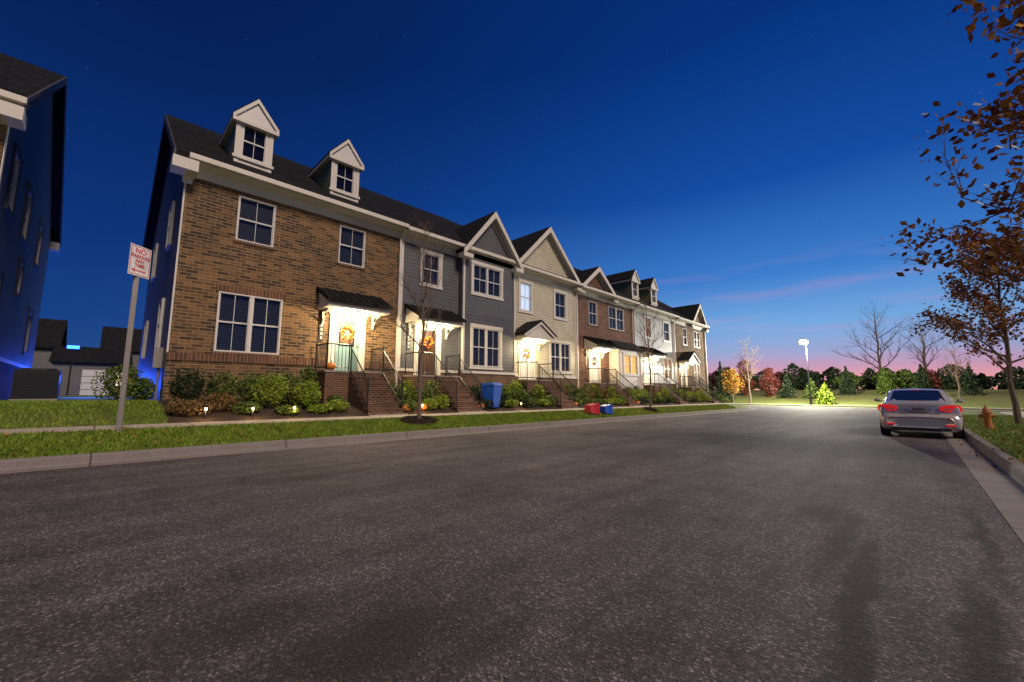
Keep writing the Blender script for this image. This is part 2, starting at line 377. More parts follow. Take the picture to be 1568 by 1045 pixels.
def porch(par,dc,dz,yf,style,door,wreath=None,power=70):
    zt=1.95+dz; D=MB(); T=lambda a,d,z:(a,yf+d,z)
    x0,x1=dc-.52,dc+.52
    D.box(x0+.04,x1-.04,.06,.11,zt+.02,zt+1.98,door,T)
    for (q0,q1) in [(x0,x0+.06),(x1-.06,x1)]: D.box(q0,q1,-.02,.12,zt,zt+2.03,'frame',T)
    D.box(x0,x1,-.021,.12,zt+1.98,zt+2.06,'frame',T)
    for (a0,a1,z0,z1) in [(dc-.36,dc-.05,.15,.75),(dc+.05,dc+.36,.15,.75)]:
        D.box(a0,a1,.045,.06,zt+z0,zt+z1,door,T)
    if door=='door_teal':
        D.box(dc-.28,dc+.28,.045,.06,zt+.95,zt+1.85,'glass',T); D.box(dc-.24,dc+.24,.05,.058,zt+1.0,zt+1.8,'lit_dim',T)
    else:
        for (a0,a1) in [(dc-.36,dc-.05),(dc+.05,dc+.36)]: D.box(a0,a1,.045,.06,zt+.9,zt+1.85,door,T)
    D.ball((dc+.4,yf-.0,zt+1.0),.035,'galv')
    for sx in (x0-.16,x1+.0): D.box(sx,sx+.16,-.05,.012,zt-.02,zt+2.1,'white',T)
    D.box(x0-.22,x1+.22,-.08,.012,zt+2.1,zt+2.3,'white',T)
    D.box(x0-.52,x0-.36,-.03,-.006,zt+1.05,zt+1.75,'slate',T)
    for i in range(4): D.box(x0-.475,x0-.405,-.036,-.031,zt+1.12+i*.15,zt+1.21+i*.15,'frame',T)
    if wreath:
        for i in range(110):
            t=R.uniform(0,6.28); r=.2+R.uniform(-.07,.07)
            D.leaf((dc+r*math.cos(t),yf-.03+R.uniform(-.05,.02),zt+1.45+r*math.sin(t)),.10,wreath)
    D.build('door',par)
    St=MB(); lx0,lx1=dc-1.15,dc+.95; ly=yf-1.1; zg=H(dc,12.3)
    St.box(lx0,lx1,ly,yf-.002,zg-.3,zt-.1,'brickf'); St.box(lx0-.03,lx1+.03,ly-.03,yf-.003,zt-.098,zt-.03,'concrete')
    sx0,sx1=dc-.35,dc+.93; nst=6; rise=(zt-.03-zg)/(nst+1); run=.25
    for i in range(nst):
        y1=ly-.032-i*run; top=zt-.03-rise*(i+1)
        St.box(sx0+.001*i,sx1-.001*i,y1-run,y1-.001,zg-.3,top-.05,'brickf'); St.box(sx0-.01,sx1+.01,y1-run-.02,y1-.002,top-.048,top,'brickf')
    yb=ly-.03-nst*run
    St.box(sx0-.05,sx1+.05,12.2,yb-.02,zg-.2,zg+.035,'sidewalk')
    St.build('front_steps',par)
    Ra=MB(); zl=zt-.03
    rail(Ra,(lx0+.04,yf-.1,zl),(lx0+.04,ly+.04,zl)); rail(Ra,(lx0+.04,ly+.04,zl),(sx0,ly+.04,zl))
    rail(Ra,(lx1-.02,yf-.1,zl),(lx1-.02,ly+.04,zl))
    for sx in (sx0+.03,sx1-.03): rail(Ra,(sx,ly-.05,zl-rise*.6),(sx,yb+.1,zg+rise*.9))
    Ra.build('railing',par)
    Po=MB(); px0,px1=dc-1.12,dc+1.12; yo=yf-1.0; ze=zt+2.22
    if style=='shed':
        Po.prism([(yf,ze+.78),(yf,ze+.66),(yo-.14,ze+.10),(yo-.14,ze+.2)],px0-.1,px1+.1,'roof')
        for i in range(9):
            xx=px0-.08+i*(px1-px0+.14)/8; Po.prism([(yf-.003,ze+.815),(yf-.003,ze+.775),(yo-.13,ze+.2),(yo-.13,ze+.24)],xx,xx+.02,'roof')
        Po.prism([(yf-.003,ze+.64),(yf-.003,ze+.1),(yo,ze+.09),(yo,ze+.13)],px0,px1,'white')
        Po.box(px0-.03,px1+.03,yo-.03,yf-.004,ze-.05,ze+.088,'white')
    else:
        pk=ze+.85
        for sgn in (-1,1):
            ex=dc+sgn*1.28
            Po.prism([(dc,pk+.1),(dc,pk),(ex,ze+.1),(ex,ze+.2)] ,yo-.12,yf-.002,'roof','y')
            Po.prism([(dc,pk-.005),(dc,pk-.15),(ex,ze-.04),(ex,ze+.095)] ,yo-.10,yo-.04,'white','y')
        Po.prism([(dc,pk-.1),(dc-1.1,ze+.02),(dc+1.1,ze+.02)],yo,yf-.003,'white','y')
        Po.box(px0,px1,yo-.01,yf-.004,ze-.1,ze+.015,'white')
    b0=ze-.053 if style=='shed' else ze-.103
    for bx in (px0+.14,px1-.2):
        Po.box(bx,bx+.07,yf-.08,yf-.003,b0-.5,b0,'white'); Po.box(bx,bx+.07,yf-.6,yf-.082,b0-.07,b0,'white')
        Po.prism([(yf-.081,b0-.42),(yf-.081,b0-.33),(yf-.42,b0-.071),(yf-.50,b0-.071),(yf-.25,b0-.20)],bx+.01,bx+.06,'white')
    Po.build('portico',par)
    L=MB(); L.ball((dc,yo+.2,ze-.21 ),.085,'bulb'); L.tube((dc,yo+.2,ze-.12),(dc,yo+.2,ze-.054),.04,.05,'metal',8); L.build('porch_light',par)
    LIGHTS.append((dc,yo+.2,ze-.36,power,par))
def roofmain(par,x0,x1,dz,lo=0,ro=0):
    Rf=MB(); ze=8.0+dz; pr=[(14.55,ze),(21,ze+4.4),(27.45,ze),(27.45,ze+.16),(21,ze+4.58),(14.55,ze+.16)]
    Rf.prism([(p[0],p[1]) for p in pr],x0-lo,x1+ro,'roof')
    Rf.build('roof',par)
    Tm=MB()
    Tm.box(x0,x1,14.40,14.545,ze-.02,ze+.13,'white')
    Tm.box(x0,x1,14.56,14.99,ze-.06,ze-.02,'white')
    Tm.box(x0,x1,14.93,14.995,ze-.36,ze-.061,'white')
    return Tm,ze
def crossgable(par,W,xL,xR,xp,ze,zp,yf,k,main_ze):
    Rf=MB(); yb=14.6+(zp-main_ze)/.682+.3; yo=yf-.32
    for ex,sg in ((xL-.25,-1),(xR+.25,1)):
        sl=(zp-ze)/abs((xL if sg<0 else xR)-xp); z2=ze-.25*sl
        Rf.prism([(xp,zp+.2),(xp,zp+.05),(ex,z2+.05),(ex,z2+.2)],yo,yb,'roof','y')
        W.prism([(xp,zp+.17),(xp,zp-.16),(ex,z2-.13),(ex,z2+.17)],yo-.05,yo-.003,'white','y')
        W.prism([(xp,zp-.13),(xp,zp-.33),(ex-sg*.3,z2-.14+.2*sl),(ex-sg*.3,z2+.04+.2*sl)],yf-.04,yf+.01,'white','y')
        W.prism([(xp,zp+.04),(xp,zp-.0),(ex,z2-.0),(ex,z2+.04)],yo-.002,yf+.002,'white','y')
        a,b_=(ex-.02,ex+.55) if sg<0 else (ex-.55,ex+.02)
        W.box(a,b_,yo-.06,yf+.005,z2-.18,z2+.02,'white')
    Rf.build('gable_roof',par)
    W.poly([(xL,yf,ze-.3),(xR,yf,ze-.3),(xR,yf,ze),(xp,yf,zp),(xL,yf,ze)],k)
def dormer(par,c,dz):
    D=MB();G=MB(); y=15.7; z0=8.6+dz; ze=10.6+dz; zp=11.4+dz; w=.56; T=lambda a,d,z:(a,y+d,z)
    h=(c-.38,c+.38,9.2+dz,10.42+dz)
    wall(D,T,c-w,c+w,z0,ze,[h],'white'); window(D,G,T,*h,1,'none','dark')
    D.box(c-w-.01,c-w+.12,-.02,.01,z0,ze,'white',T); D.box(c+w-.12,c+w+.01,-.02,.01,z0,ze,'white',T)
    D.box(c-w-.06,c+w+.06,-.07,.0,h[2]-.12,h[2]-.02,'white',T)
    for sx in (c-w,c+w): D.poly([(sx,y,z0),(sx,y+3.2,z0),(sx,y+3.2,ze),(sx,y,ze)],'sid_green')
    for sg in (-1,1):
        ex=c+sg*(w+.14)
        D.prism([(c,zp+.10),(c,zp+.02),(ex,ze-.04),(ex,ze+.04)],y-.09,y+4.2,'roof','y')
        D.prism([(c,zp+.04),(c,zp-.12),(ex,ze-.18),(ex,ze-.03)],y-.14,y-.092,'white','y')
        D.prism([(ex,ze-.05),(ex,ze-.18),(c+sg*w,ze-.18),(c+sg*w,ze-.02)],y-.085,y+3.2,'white','y')
    D.prism([(c,zp-.02),(c-w-.1,ze-.1),(c+w+.1,ze-.1)],y-.07,y-.003,'frame','y')
    D.box(c-w-.14,c+w+.14,-.15,-.004,ze-.24,ze-.12,'white',T)
    D.build('dormer',par); G.build('dormer_glass',par)
def townhouse(name,x0,x1,front,feats):
    E=empty(name); dz=-.008*((x0+x1)/2-5); F=feats
    W=MB();G=MB(); yf=F.get('yf',15.0)
    wins=F['wins']; dc=F['door']; holes=[(w[0],w[1],w[2]+dz,w[3]+dz) for w in wins]+[(dc-.52,dc+.52,1.95+dz,4.01+dz)]
    wt=2.12+dz; ze=7.72+dz
    low=F.get('low','brickf')
    pj=F.get('proj')
    if pj:
        pa,pb,pd=pj; hm=[h for h in holes if not(pa<(h[0]+h[1])/2<pb)]; hp=[h for h in holes if pa<(h[0]+h[1])/2<pb]
        segs=[(x0,pa,0,hm),(pa,pb,-pd,hp),(pb,x1,0,hm)]
    else: segs=[(x0,x1,0,holes)]
    for (a,b_,off,hh) in segs:
        if b_-a<.02: continue
        T2=(lambda o:(lambda a_,d,z:(a_,yf+o+d,z)))(off)
        wall(W,T2,a,b_,ZB+dz-.3,wt,hh,low); wall(W,T2,a,b_,wt,ze+.3,hh,front)
        hs=[h for h in hh if h[2]<wt<h[3] and a<h[0]<b_]
        edges=[a]+[v for h in sorted(hs) for v in (h[0]-.17,h[1]+.17)]+[b_]
        for i in range(0,len(edges),2):
            if edges[i+1]-edges[i]>.05: W.box(edges[i],edges[i+1],-.035,.01,wt-.02,wt+(.2 if low==front else .1),'sold1' if low==front else 'white',T2)
        if off:
            for xx in (a,b_):
                W.poly([(xx,yf+off,0),(xx,yf+.01,0),(xx,yf+.01,wt),(xx,yf+off,wt)],low); W.poly([(xx,yf+off,wt),(xx,yf+.01,wt),(xx,yf+.01,ze+.3),(xx,yf+off,ze+.3)],front)
                W.box(xx-.01 if xx==a else xx-.1,xx+.1 if xx==a else xx+.01,yf+off-.02,yf+off+.08,wt+.12,ze,'white')
    for w in wins:
        off=-pj[2] if pj and pj[0]<(w[0]+w[1])/2<pj[1] else 0
        T2=(lambda o:(lambda a_,d,z:(a_,yf+o+d,z)))(off)
        window(W,G,T2,w[0],w[1],w[2]+dz,w[3]+dz,w[4],F.get('style','case'),w[5] if len(w)>5 else 'blinds')
    for sx,k in ((x0,F.get('side','sid_blue')),(x1,'sid_gray')):
        W.poly([(sx,15,0),(sx,27,0),(sx,27,ze+.3),(sx,21,ze+4.35),(sx,15,ze+.3)],k)
    W.poly([(x0,27,0),(x1,27,0),(x1,27,ze+.3),(x0,27,ze+.3)],'sid_gray')
    Tm,zee=roofmain(E,x0,x1,dz,F.get('lo',0),F.get('ro',0)); 
    Tm.box(x1-.12,x1-.03,14.88,14.96,.7+dz,7.6+dz,'white')
    Tm.tube((x1-.075,14.92,7.6+dz),(x1-.075,14.5,7.95+dz),.045,.045,'white',6)
    if front!='brick1':
        for xx in (x0,x1-.26):
            Tm.box(xx+.003,xx+.12,yf-.025,yf+.01,wt+.12,7.6+dz,'white')
    for gg in F.get('gables',[]):
        crossgable(E,Tm,gg[0],gg[1],gg[2],gg[3]+dz,gg[4]+dz,yf-gg[5],gg[6],zee)
    W.build('walls',E);G.build('window_panes',E);Tm.build('trim',E)
    for c in F.get('dormers',[]): dormer(E,c,dz)
    porch(E,dc,dz,yf,F.get('portico','shed'),F.get('dk','door_white'),F.get('wreath'),F.get('pw',70))
    return E,dz
B=[1.27,8.51,15.16,21.1,28.65,36.0,43.6]
u1,_=townhouse('brick_townhouse',B[0],B[1],'brick1',dict(style='brick',low='brick1',door=6.4,dk='door_teal',wreath='leafy',lo=.3,
  wins=[(2.64,3.72,6.02,7.5,1),(5.9,6.92,6.02,7.5,1),(2.34,4.13,2.42,4.28,2)],dormers=[3.08,6.28],pw=270))
u2,_=townhouse('gray_townhouse',B[1],B[2],'sid_gray',dict(style='case',low='brickf',door=9.95,dk='door_dark',wreath='pumpkin',
  wins=[(9.6,10.5,6.0,7.4,1),(12.2,14.05,6.0,7.4,2),(12.2,14.0,2.45,4.3,2,'blinds')],proj=(11.6,15.1,.35),
  gables=[(11.6,15.1,13.35,8.0,10.15,.35,'sid_gray')],pw=220))
u3,_=townhouse('beige_townhouse',B[2],B[3],'sid_beige',dict(style='case',low='brickf',door=16.3,dk='door_white',wreath='leafo',yf=14.95,portico='gable',
  wins=[(15.8,16.7,5.75,7.3,1,'lit_white'),(18.85,19.9,5.75,7.3,1),(18.4,20.3,2.5,4.2,2)],
  gables=[(15.25,21.0,18.1,8.1,10.9,.0,'sid_beige')],pw=220))
u4,_=townhouse('red_brick_townhouse',B[3],B[4],'brick4',dict(style='brick',low='brick4',door=23.0,dk='door_white',wreath='leafr',
  wins=[(22.5,23.5,5.8,7.4,1),(25.0,27.1,5.8,7.4,2)],gables=[(21.3,25.5,23.4,8.05,9.7,.02,'brick4')],pw=250))
u5,_=townhouse('light_gray_townhouse',B[4],B[5],'sid_light',dict(style='case',low='brickf',door=30.6,dk='door_white',
  wins=[(30.5,31.5,5.8,7.4,1,'lit_dim'),(33.9,35.0,5.8,7.4,1),(33.7,35.2,2.5,4.2,2,'lit_dim')],dormers=[30.4,33.8],pw=280))
u6,_=townhouse('tan_brick_townhouse',B[5],B[6],'brick1',dict(style='brick',low='brick1',door=37.7,dk='door_dark',ro=.3,portico='gable',
  wins=[(38.05,38.95,5.8,7.4,1),(40.7,42.2,5.8,7.4,2),(40.3,41.8,2.5,4.2,2,'lit_dim')],gables=[(39.8,43.5,41.9,8.05,10.1,.02,'brick1')],pw=240))
# bay on unit 4
Bm=MB();BG=MB(); dz=-.16; Tb=lambda a,d,z:(a,14.3+d,z)
hb=(25.7,27.6,2.6+dz,3.95+dz); wall(Bm,Tb,24.9,28.4,.6,4.3+dz,[hb],'white'); window(Bm,BG,Tb,*hb,2,'case','lit_yellow')
for xx in (24.9,28.4): Bm.poly([(xx,14.3,.6),(xx,15,.6),(xx,15,4.3+dz),(xx,14.3,4.3+dz)],'white')
Bm.prism([(15,5.0+dz),(15,4.3+dz),(14.1,4.3+dz),(14.1,4.42+dz)],24.75,28.55,'roof')
for xx in (25.2,28.05): Bm.box(xx,xx+.1,-.03,.01,.9,4.1+dz,'white',Tb)
Bm.box(24.85,28.45,-.06,.01,4.1+dz,4.3+dz,'white',Tb)
Bm.build('bay_window',u4);BG.build('bay_glass',u4)
# rake trim + side windows unit1
W=MB();G=MB()
for (yy0,yy1,z0,z1) in [(17,17.9,6.0,7.5),(22.5,23.4,6.0,7.5),(17,17.9,2.6,4.2),(23,24,2.6,4.2)]:
    window(W,G,lambda a,d,z:(1.27+d*.5-.08,a,z),yy0,yy1,z0,z1,1,'none','dark')
for (ya,za,yb,zb) in [(14.5,7.95,21,12.38),(27.5,7.95,21,12.38)]:
    W.prism([(ya,za+.2),(ya,za-.1),(yb,zb-.1),(yb,zb+.2)],.92,.965,'slate')
W.box(.9,1.5,14.42,15.0,7.6,7.93,'white'); W.box(1.2,1.45,14.97,14.99,7.4,7.62,'white')
W.box(1.255,1.3,14.98,15.06,2.3,7.6,'white')
W.box(1.05,1.26,15.8,16.1,1.9,2.5,'galv'); W.tube((1.2,15.95,.8),(1.2,15.95,1.9),.03,.03,'galv',6)
W.build('side_windows',u1);G.build('side_glass',u1)
# ---- left neighbour
E=empty('blue_siding_townhouse'); W=MB();G=MB()
T=lambda a,d,z:(a,15+d,z); Ts=lambda a,d,z:(-2.1-d,a,z)
wall(W,T,-9.5,-2.1,0,8.0,[],'brick1')
hs=[(16.3,17.2,6,7.5),(19.2,20.1,6.0,7.5),(23.0,23.9,6.0,7.5),(16.3,17.2,2.7,4.2),(19.8,20.5,4.3,5.3),(23.5,24.4,2.7,4.2)]
wall(W,Ts,15,27,2.1,8.0,hs,'sid_blue'); wall(W,Ts,15,27,0,2.1,[],'brickf')
W.box(15.0,27,-.03,.01,2.08,2.2,'white',Ts); W.box(15.0,15.12,-.02,.01,2.2,7.8,'white',Ts)
W.poly([(-2.1,15,8),(-2.1,27,8),(-2.1,21,12.35)],'sid_blue')
for h in hs: window(W,G,Ts,*h,1,'case','dark','slate')
W.poly([(-9.5,27,0),(-2.1,27,0),(-2.1,27,8),(-9.5,27,8)],'sid_blue')
W.build('walls',E);G.build('window_panes',E)
Rf=MB(); ze=8.0; Rf.prism([(14.55,ze),(21,ze+4.4),(27.45,ze),(27.45,ze+.16),(21,ze+4.58),(14.55,ze+.16)],-9.8,-1.85,'roof'); Rf.build('roof',E)
W=MB()
for (ya,yb) in [(14.5,21),(27.5,21)]: W.prism([(ya,8.15),(ya,7.85),(yb,12.28),(yb,12.58)],-1.845,-1.8,'slate')
W.box(-9.8,-1.8,14.40,14.545,7.98,8.13,'white'); W.box(-9.8,-1.85,14.55,15,7.9,7.97,'white'); W.box(-2.6,-1.82,14.42,15.0,7.55,7.88,'white'); W.box(-2.6,-1.82,27.0,27.5,7.55,7.88,'white')
W.tube((-2.3,14.93,.8),(-2.3,14.93,7.6),.045,.045,'white',8)
W.build('trim',E)
A=MB(); zz=H(-1.2,16.5); A.box(-1.6,-.75,16.6,17.4,zz,zz+.08,'concrete'); A.box(-1.58,-.78,16.62,17.38,zz+.085,zz+.85,'metal')
for i in range(14): A.box(-1.6,-.76,16.6,17.4,zz+.12+i*.05,zz+.13+i*.05,'slate')
A.tube((-1.18,17,zz+.85),(-1.18,17,zz+.9),.33,.33,'slate',16,True); A.build('air_conditioner')
for (hx,hy,w,hh,k,bk) in [(-7.2,58,8,5.4,'sid_gray','dark'),(4.5,66,9,6.0,'sid_gray','dark'),(-16,58,8,5.5,'sid_gray','dark')]:
    E=empty('distant_house'); W=MB(); T=lambda a,d,z:(a,hy+d,z)
    hls=[(hx-2.5,hx-1.5,1.6,3),(hx+1,hx+2,1.6,3),(hx-.5,hx+.4,3.6,4.7)]
    wall(W,T,hx-w/2,hx+w/2,0,hh,hls,k)
    for sx in (hx-w/2,hx+w/2): W.poly([(sx,hy,0),(sx,hy+9,0),(sx,hy+9,hh),(sx,hy+4.5,hh+3),(sx,hy,hh)],k)
    G=MB()
    for i,h in enumerate(hls): window(W,G,T,*h,1,'case',bk if i else 'lit_dim')
    W.prism([(hy-.4,hh-.1),(hy+4.5,hh+3),(hy+9.4,hh-.1),(hy+9.4,hh+.1),(hy+4.5,hh+3.2),(hy-.4,hh+.1)],hx-w/2-.3,hx+w/2+.3,'roof')
    W.build('walls',E);G.build('panes',E)
E=empty('garage'); W=MB(); W.box(-2.6,1.6,46,52,.6,3.5,'sid_gray'); W.prism([(45.7,3.45),(49,4.9),(52.3,3.45)],-2.8,1.8,'roof')
for i in range(4): W.box(-1.0,.6,45.93,45.98,.85+i*.52,1.33+i*.52,'frame')
W.box(.9,1.35,45.95,45.99,1.7,2.7,'lit_warm'); W.build('walls',E)
E=empty('blue_flood_light'); W=MB(); W.tube((-1.5,42,.8),(-1.5,42,4.4),.05,.04,'metal',8); W.box(-1.8,-1.2,41.85,41.95,4.2,4.42,'blue_em'); W.box(-1.85,-1.15,41.955,42.05,4.16,4.46,'metal'); W.build('fixture',E)
ld=bpy.data.lights.new('blue_light','POINT'); ld.energy=800; ld.color=(.015,.09,1); ld.shadow_soft_size=.2; o=bpy.data.objects.new('blue_light',ld); o.location=(-.4,28.5,1.8); scene.collection.objects.link(o); o.parent=E
# ------------------------------------------------------------ vegetation
def shrub(x,y,rx,rz,k,n=500,sz=.075,name='shrub'):
    a=MB(); z=H(x,y); bl=[(R.uniform(-.3,.3)*rx,R.uniform(-.3,.3)*rx,R.uniform(.4,.6)*rz,R.uniform(.6,.85)) for _ in range(5)]
    for i in range(n):
        bx,by,bz,br=R.choice(bl); d=Vector((R.gauss(0,1),R.gauss(0,1),R.gauss(0,1))).normalized()*(R.uniform(.55,1)**.5)
        p=(x+bx+d.x*rx*br,y+by+d.y*rx*br,max(z+.02,z+bz+d.z*rz*br*.6)); a.leaf(p,sz*R.uniform(.7,1.4),k)
    for i in range(5): a.tube((x,y,z-.02),(x+R.uniform(-.5,.5)*rx,y+R.uniform(-.5,.5)*rx,z+rz*.6),.015,.006,'bark',4)
    a.build(name)
for (x,y,rx,rz,k) in [(1.75,14.0,.55,1.05,'leafd'),(2.45,14.2,.5,1.0,'leaf'),(3.15,14.0,.45,.95,'leaf'),(3.5,13.3,.5,1.0,'leafl'),(4.1,13.9,.45,1.05,'leaf'),(4.4,13.15,.45,.9,'leafl'),(4.85,14.2,.33,1.3,'leaf'),
  (2.3,13.2,.5,.5,'leafb'),(1.6,12.9,.5,.4,'leafb'),(2.85,12.9,.4,.35,'leaf'),(3.9,12.7,.4,.28,'leaf'),(4.8,12.75,.42,.3,'leafl'),(5.3,12.9,.4,.35,'leafl'),(5.4,13.5,.3,.4,'leaf'),(.4,17,.6,1.1,'leaf'),(.9,16.0,.35,.7,'leaf')]:
    shrub(x,y,rx,rz,k,int(900+1400*rx) if rz>.6 else 800,.07)
rp=random.Random(15)
for (a,b_) in [(7.7,8.7),(11.1,15.2),(17.4,21.6),(24.1,29.3),(31.7,36.5),(38.8,43.4)]:
    x=a
    while x<b_:
        for y in (14.1,13.4,12.8):
            k=rp.choice(['leaf','leaf','leafl','leafd','leafl','leafb','leaf']); r=rp.uniform(.34,.5); shrub(x+rp.uniform(-.2,.2),y+rp.uniform(-.1,.1),r,(r*2.3 if y>14 else r*1.8 if y>13 else r*.9),k,420 if x>15 else 600,.09)
        x+=rp.uniform(.7,.95)
for dc in (9.95,16.3,23.0,30.6,37.7):
    for (dx,y,r,h) in [(-.9,13.3,.42,1.0),(-.75,12.75,.34,.6)]: shrub(dc+dx,y,r,h,rp.choice(['leaf','leafl','leafl']),600,.08)
for (x,y,z) in [(5.45,13.98,None),(8.3,12.7,0),(8.6,12.9,0),(10.95,12.6,0),(17.4,12.6,0),(7.55,12.6,0),(24.1,12.6,0)]:
    a=MB(); zz=H(x,y) if z is not None else 1.92; a.ball((x,y,zz+.13),.17,'pumpkin',.78,14,8); a.tube((x,y,zz+.24),(x+.02,y,zz+.33),.02,.015,'bark',5); a.build('pumpkin',None,True)
for (x,y) in [(2.9,12.42),(3.9,12.42),(1.9,12.45),(8.1,12.45),(13.2,12.45)]:
    a=MB(); z=H(x,y); a.tube((x,y,z),(x,y,z+.3),.012,.012,'metal',5); a.tube((x,y,z+.24),(x,y,z+.3),.025,.025,'pathbulb',8); a.tube((x,y,z+.3),(x,y,z+.36),.08,.01,'metal',8); pe=a.build('path_light')
    ld=bpy.data.lights.new('glow','POINT'); ld.energy=4; ld.color=(1,.6,.25); ld.shadow_soft_size=.03; o=bpy.data.objects.new('glow',ld); o.location=(x,y-.06,z+.2); scene.collection.objects.link(o); o.parent=pe
# grass blades
a=MB(); q=a.mi('blade'); rr=random.Random(3)
def blade(x,y,h):
    z=H(x,y)-.005; t=rr.uniform(0,6.28); dx,dy=math.cos(t)*.012,math.sin(t)*.012; lx,ly=rr.gauss(0,.025),rr.gauss(0,.025)
    i=len(a.v); a.v+=[(x-dx,y-dy,z),(x+dx,y+dy,z),(x+lx,y+ly,z+h)]; a.f.append((i,i+1,i+2)); a.m.append(q)
for i in range(62000):
    x=rr.uniform(-3.5,15) if i%3 else rr.uniform(15,36); blade(x,rr.uniform(10.14,11.04),rr.uniform(.03,.08))
for i in range(9000): blade(rr.uniform(-3.5,1.2),rr.uniform(12.27,16),rr.uniform(.03,.09))
for i in range(14000): blade(rr.uniform(9,34),rr.uniform(-3.5,-1.14),rr.uniform(.03,.08))
a.build('grass')
a=MB()
for i in range(900):
    if i%2: x,y=rr.uniform(-2,30),rr.uniform(10.14,11.0)
    else: x,y=rr.uniform(8,30),rr.uniform(-3.4,-.7)
    z=H(x,y)+.05 if (y>10.12 or y<-1.15) else S(x)+.17 if y<-.95 else S(x)+.02
    a.leaf((x,y,z),.065,R.choice(['leafo','leafy','leafr']))
a.build('fallen_leaves')
def tree(name,x,y,h,spread,r0,leaf=None,nl=0,lsz=.1,z=None,clear=.3,seed=1,nb=16,bark='bark',up=1.2,depth=2,lean=(0,0)):
    rr=random.Random(seed); a=MB(); z=H(x,y) if z is None else z; tips=[]
    base=Vector((x,y,z-.05)); K=9; pts=[base]
    for i in range(1,K+1):
        t=i/K; pts.append(Vector((x+lean[0]*t+rr.gauss(0,.018)*h*.3,y+lean[1]*t+rr.gauss(0,.018)*h*.3,z+h*t)))
    rad=lambda t:r0*(1-t)**.8+.006
    for i in range(K): a.tube(pts[i],pts[i+1],rad(i/K)*(1.25 if i==0 else 1),rad((i+1)/K),bark,7)
    def branch(p,d,L,r,lv):
        n=4; q=p
        for i in range(n):
            d2=(d+Vector((rr.gauss(0,.13),rr.gauss(0,.13),rr.gauss(.05,.1)))).normalized(); q2=q+d2*L/n
            a.tube(q,q2,r*(1-i/n*.75),r*(1-(i+1)/n*.75),bark,5 if lv>1 else 4)
            if lv>0:
                for _ in range(2 if i>0 else 1):
                    s=Vector((rr.gauss(0,1),rr.gauss(0,1),rr.gauss(.3,.6))).normalized()
                    branch(q2,(d2*.8+s*.75).normalized(),L*rr.uniform(.3,.5),r*.5*(1-i/n*.5),lv-1)
            if lv==0 or i>=2: tips.append((q2,lv))
            q=q2; d=d2
    for i in range(nb):
        t=clear+(1-clear)*(i+rr.random())/nb*.97; k=t*K; j=min(K-1,int(k)); p=pts[j].lerp(pts[j+1],k-j)
        az=i*2.4+rr.uniform(-.4,.4); L=spread*(1-((t-clear)/(1-clear))**1.5*.65)*rr.uniform(.75,1.15)
        branch(p,Vector((math.cos(az),math.sin(az),up*rr.uniform(.6,1.2))).normalized(),L,rad(t)*.55+.004,depth)
    if leaf:
        ks=leaf if isinstance(leaf,list) else [leaf]
        for i in range(nl):
            p,_=rr.choice(tips); a.leaf(p+Vector((rr.gauss(0,1),rr.gauss(0,1),rr.gauss(0,1)))*lsz*.9,lsz*rr.uniform(.6,1.3),rr.choice(ks),rr)
    return a.build(name)
tree('bare_street_tree',6.9,10.75,6.2,1.5,.05,'leafo',160,.05,seed=4,nb=18,up=1.7)
tree('bare_street_tree',22,10.7,6.4,1.5,.055,'leafo',60,.06,seed=5,nb=16,up=1.7)
tree('bare_street_tree',60,15.4,8,2.4,.12,'leafo',60,.1,seed=6,nb=16,up=1.4)
tree('autumn_tree',12.0,-3.2,8.6,3.0,.10,['leafo','leafo','leafr','leafy'],6600,.17,seed=8,nb=24,up=.7,clear=.25)
tree('autumn_tree',24.5,-2.7,7.0,2.3,.09,['leafo','leafo','leafr'],6500,.14,seed=9,nb=22,up=.8,clear=.25)
tree('autumn_tree',58.5,17,4.0,1.5,.08,'leafy',1500,.22,seed=10,nb=14,up=.8,clear=.15)
tree('bare_tree',86,3.5,13,5.0,.2,None,0,seed=11,nb=18,bark='bark',up=1.0,clear=.15)
tree('bare_tree',84,-1.5,11,4.5,.16,None,0,seed=12,nb=16,bark='bark',up=1.0,clear=.15)
tree('bare_tree',66,-3.5,6,2.2,.1,'leafo',120,.12,seed=13,nb=14,bark='bark',up=1.0,clear=.2)
for (x,y) in [(6.9,10.75),(22,10.7)]:
    a=MB(); z=H(x,y)
    for i in range(900):
        t=rr.uniform(0,6.28); r=.62*rr.random()**.5; yy=y+r*.5*math.sin(t)*1.0; xx=x+r*math.cos(t)
        a.leaf((xx,yy,H(xx,yy)+.03+.09*(1-r/.62)),.09,'mulch',rr)
    a.build('mulch_ring')
def crown(a,x,y,z,rx,h,k,n,sz,rr,conic=False):
    a.tube((x,y,z-.2),(x,y,z+h*.5),.12,.05,'darkbark',5)
    for i in range(n):
        t=rr.random(); 
        if conic: rad=rx*(1-t)**.8*(.7+.3*math.sin(t*40))*rr.uniform(.5,1.05)
        else: rad=rx*math.sqrt(max(0,1-(2*t-1)**2))*rr.uniform(.55,1.1)*(.85+.25*math.sin(t*9+x))
        g=rr.uniform(0,6.28); a.leaf((x+rad*math.cos(g),y+rad*math.sin(g),z+.1+t*h+rr.gauss(0,.12)),sz*rr.uniform(.6,1.4),k,rr)
a=MB(); rr=random.Random(21)
y=-30
while y<44:
    x=rr.uniform(76,82); k=rr.choice(['leafd','leafd','leaf','leafd','leafd','leafr']); h=rr.uniform(1.7,3.0)*(1.5 if y>9 else 1)
    crown(a,x,y,H(x,y),rr.uniform(1.2,2.0),h,k,600,.40,rr); y+=rr.uniform(1.7,3.2)
a.build('distant_treeline')
a=MB()
y=-60
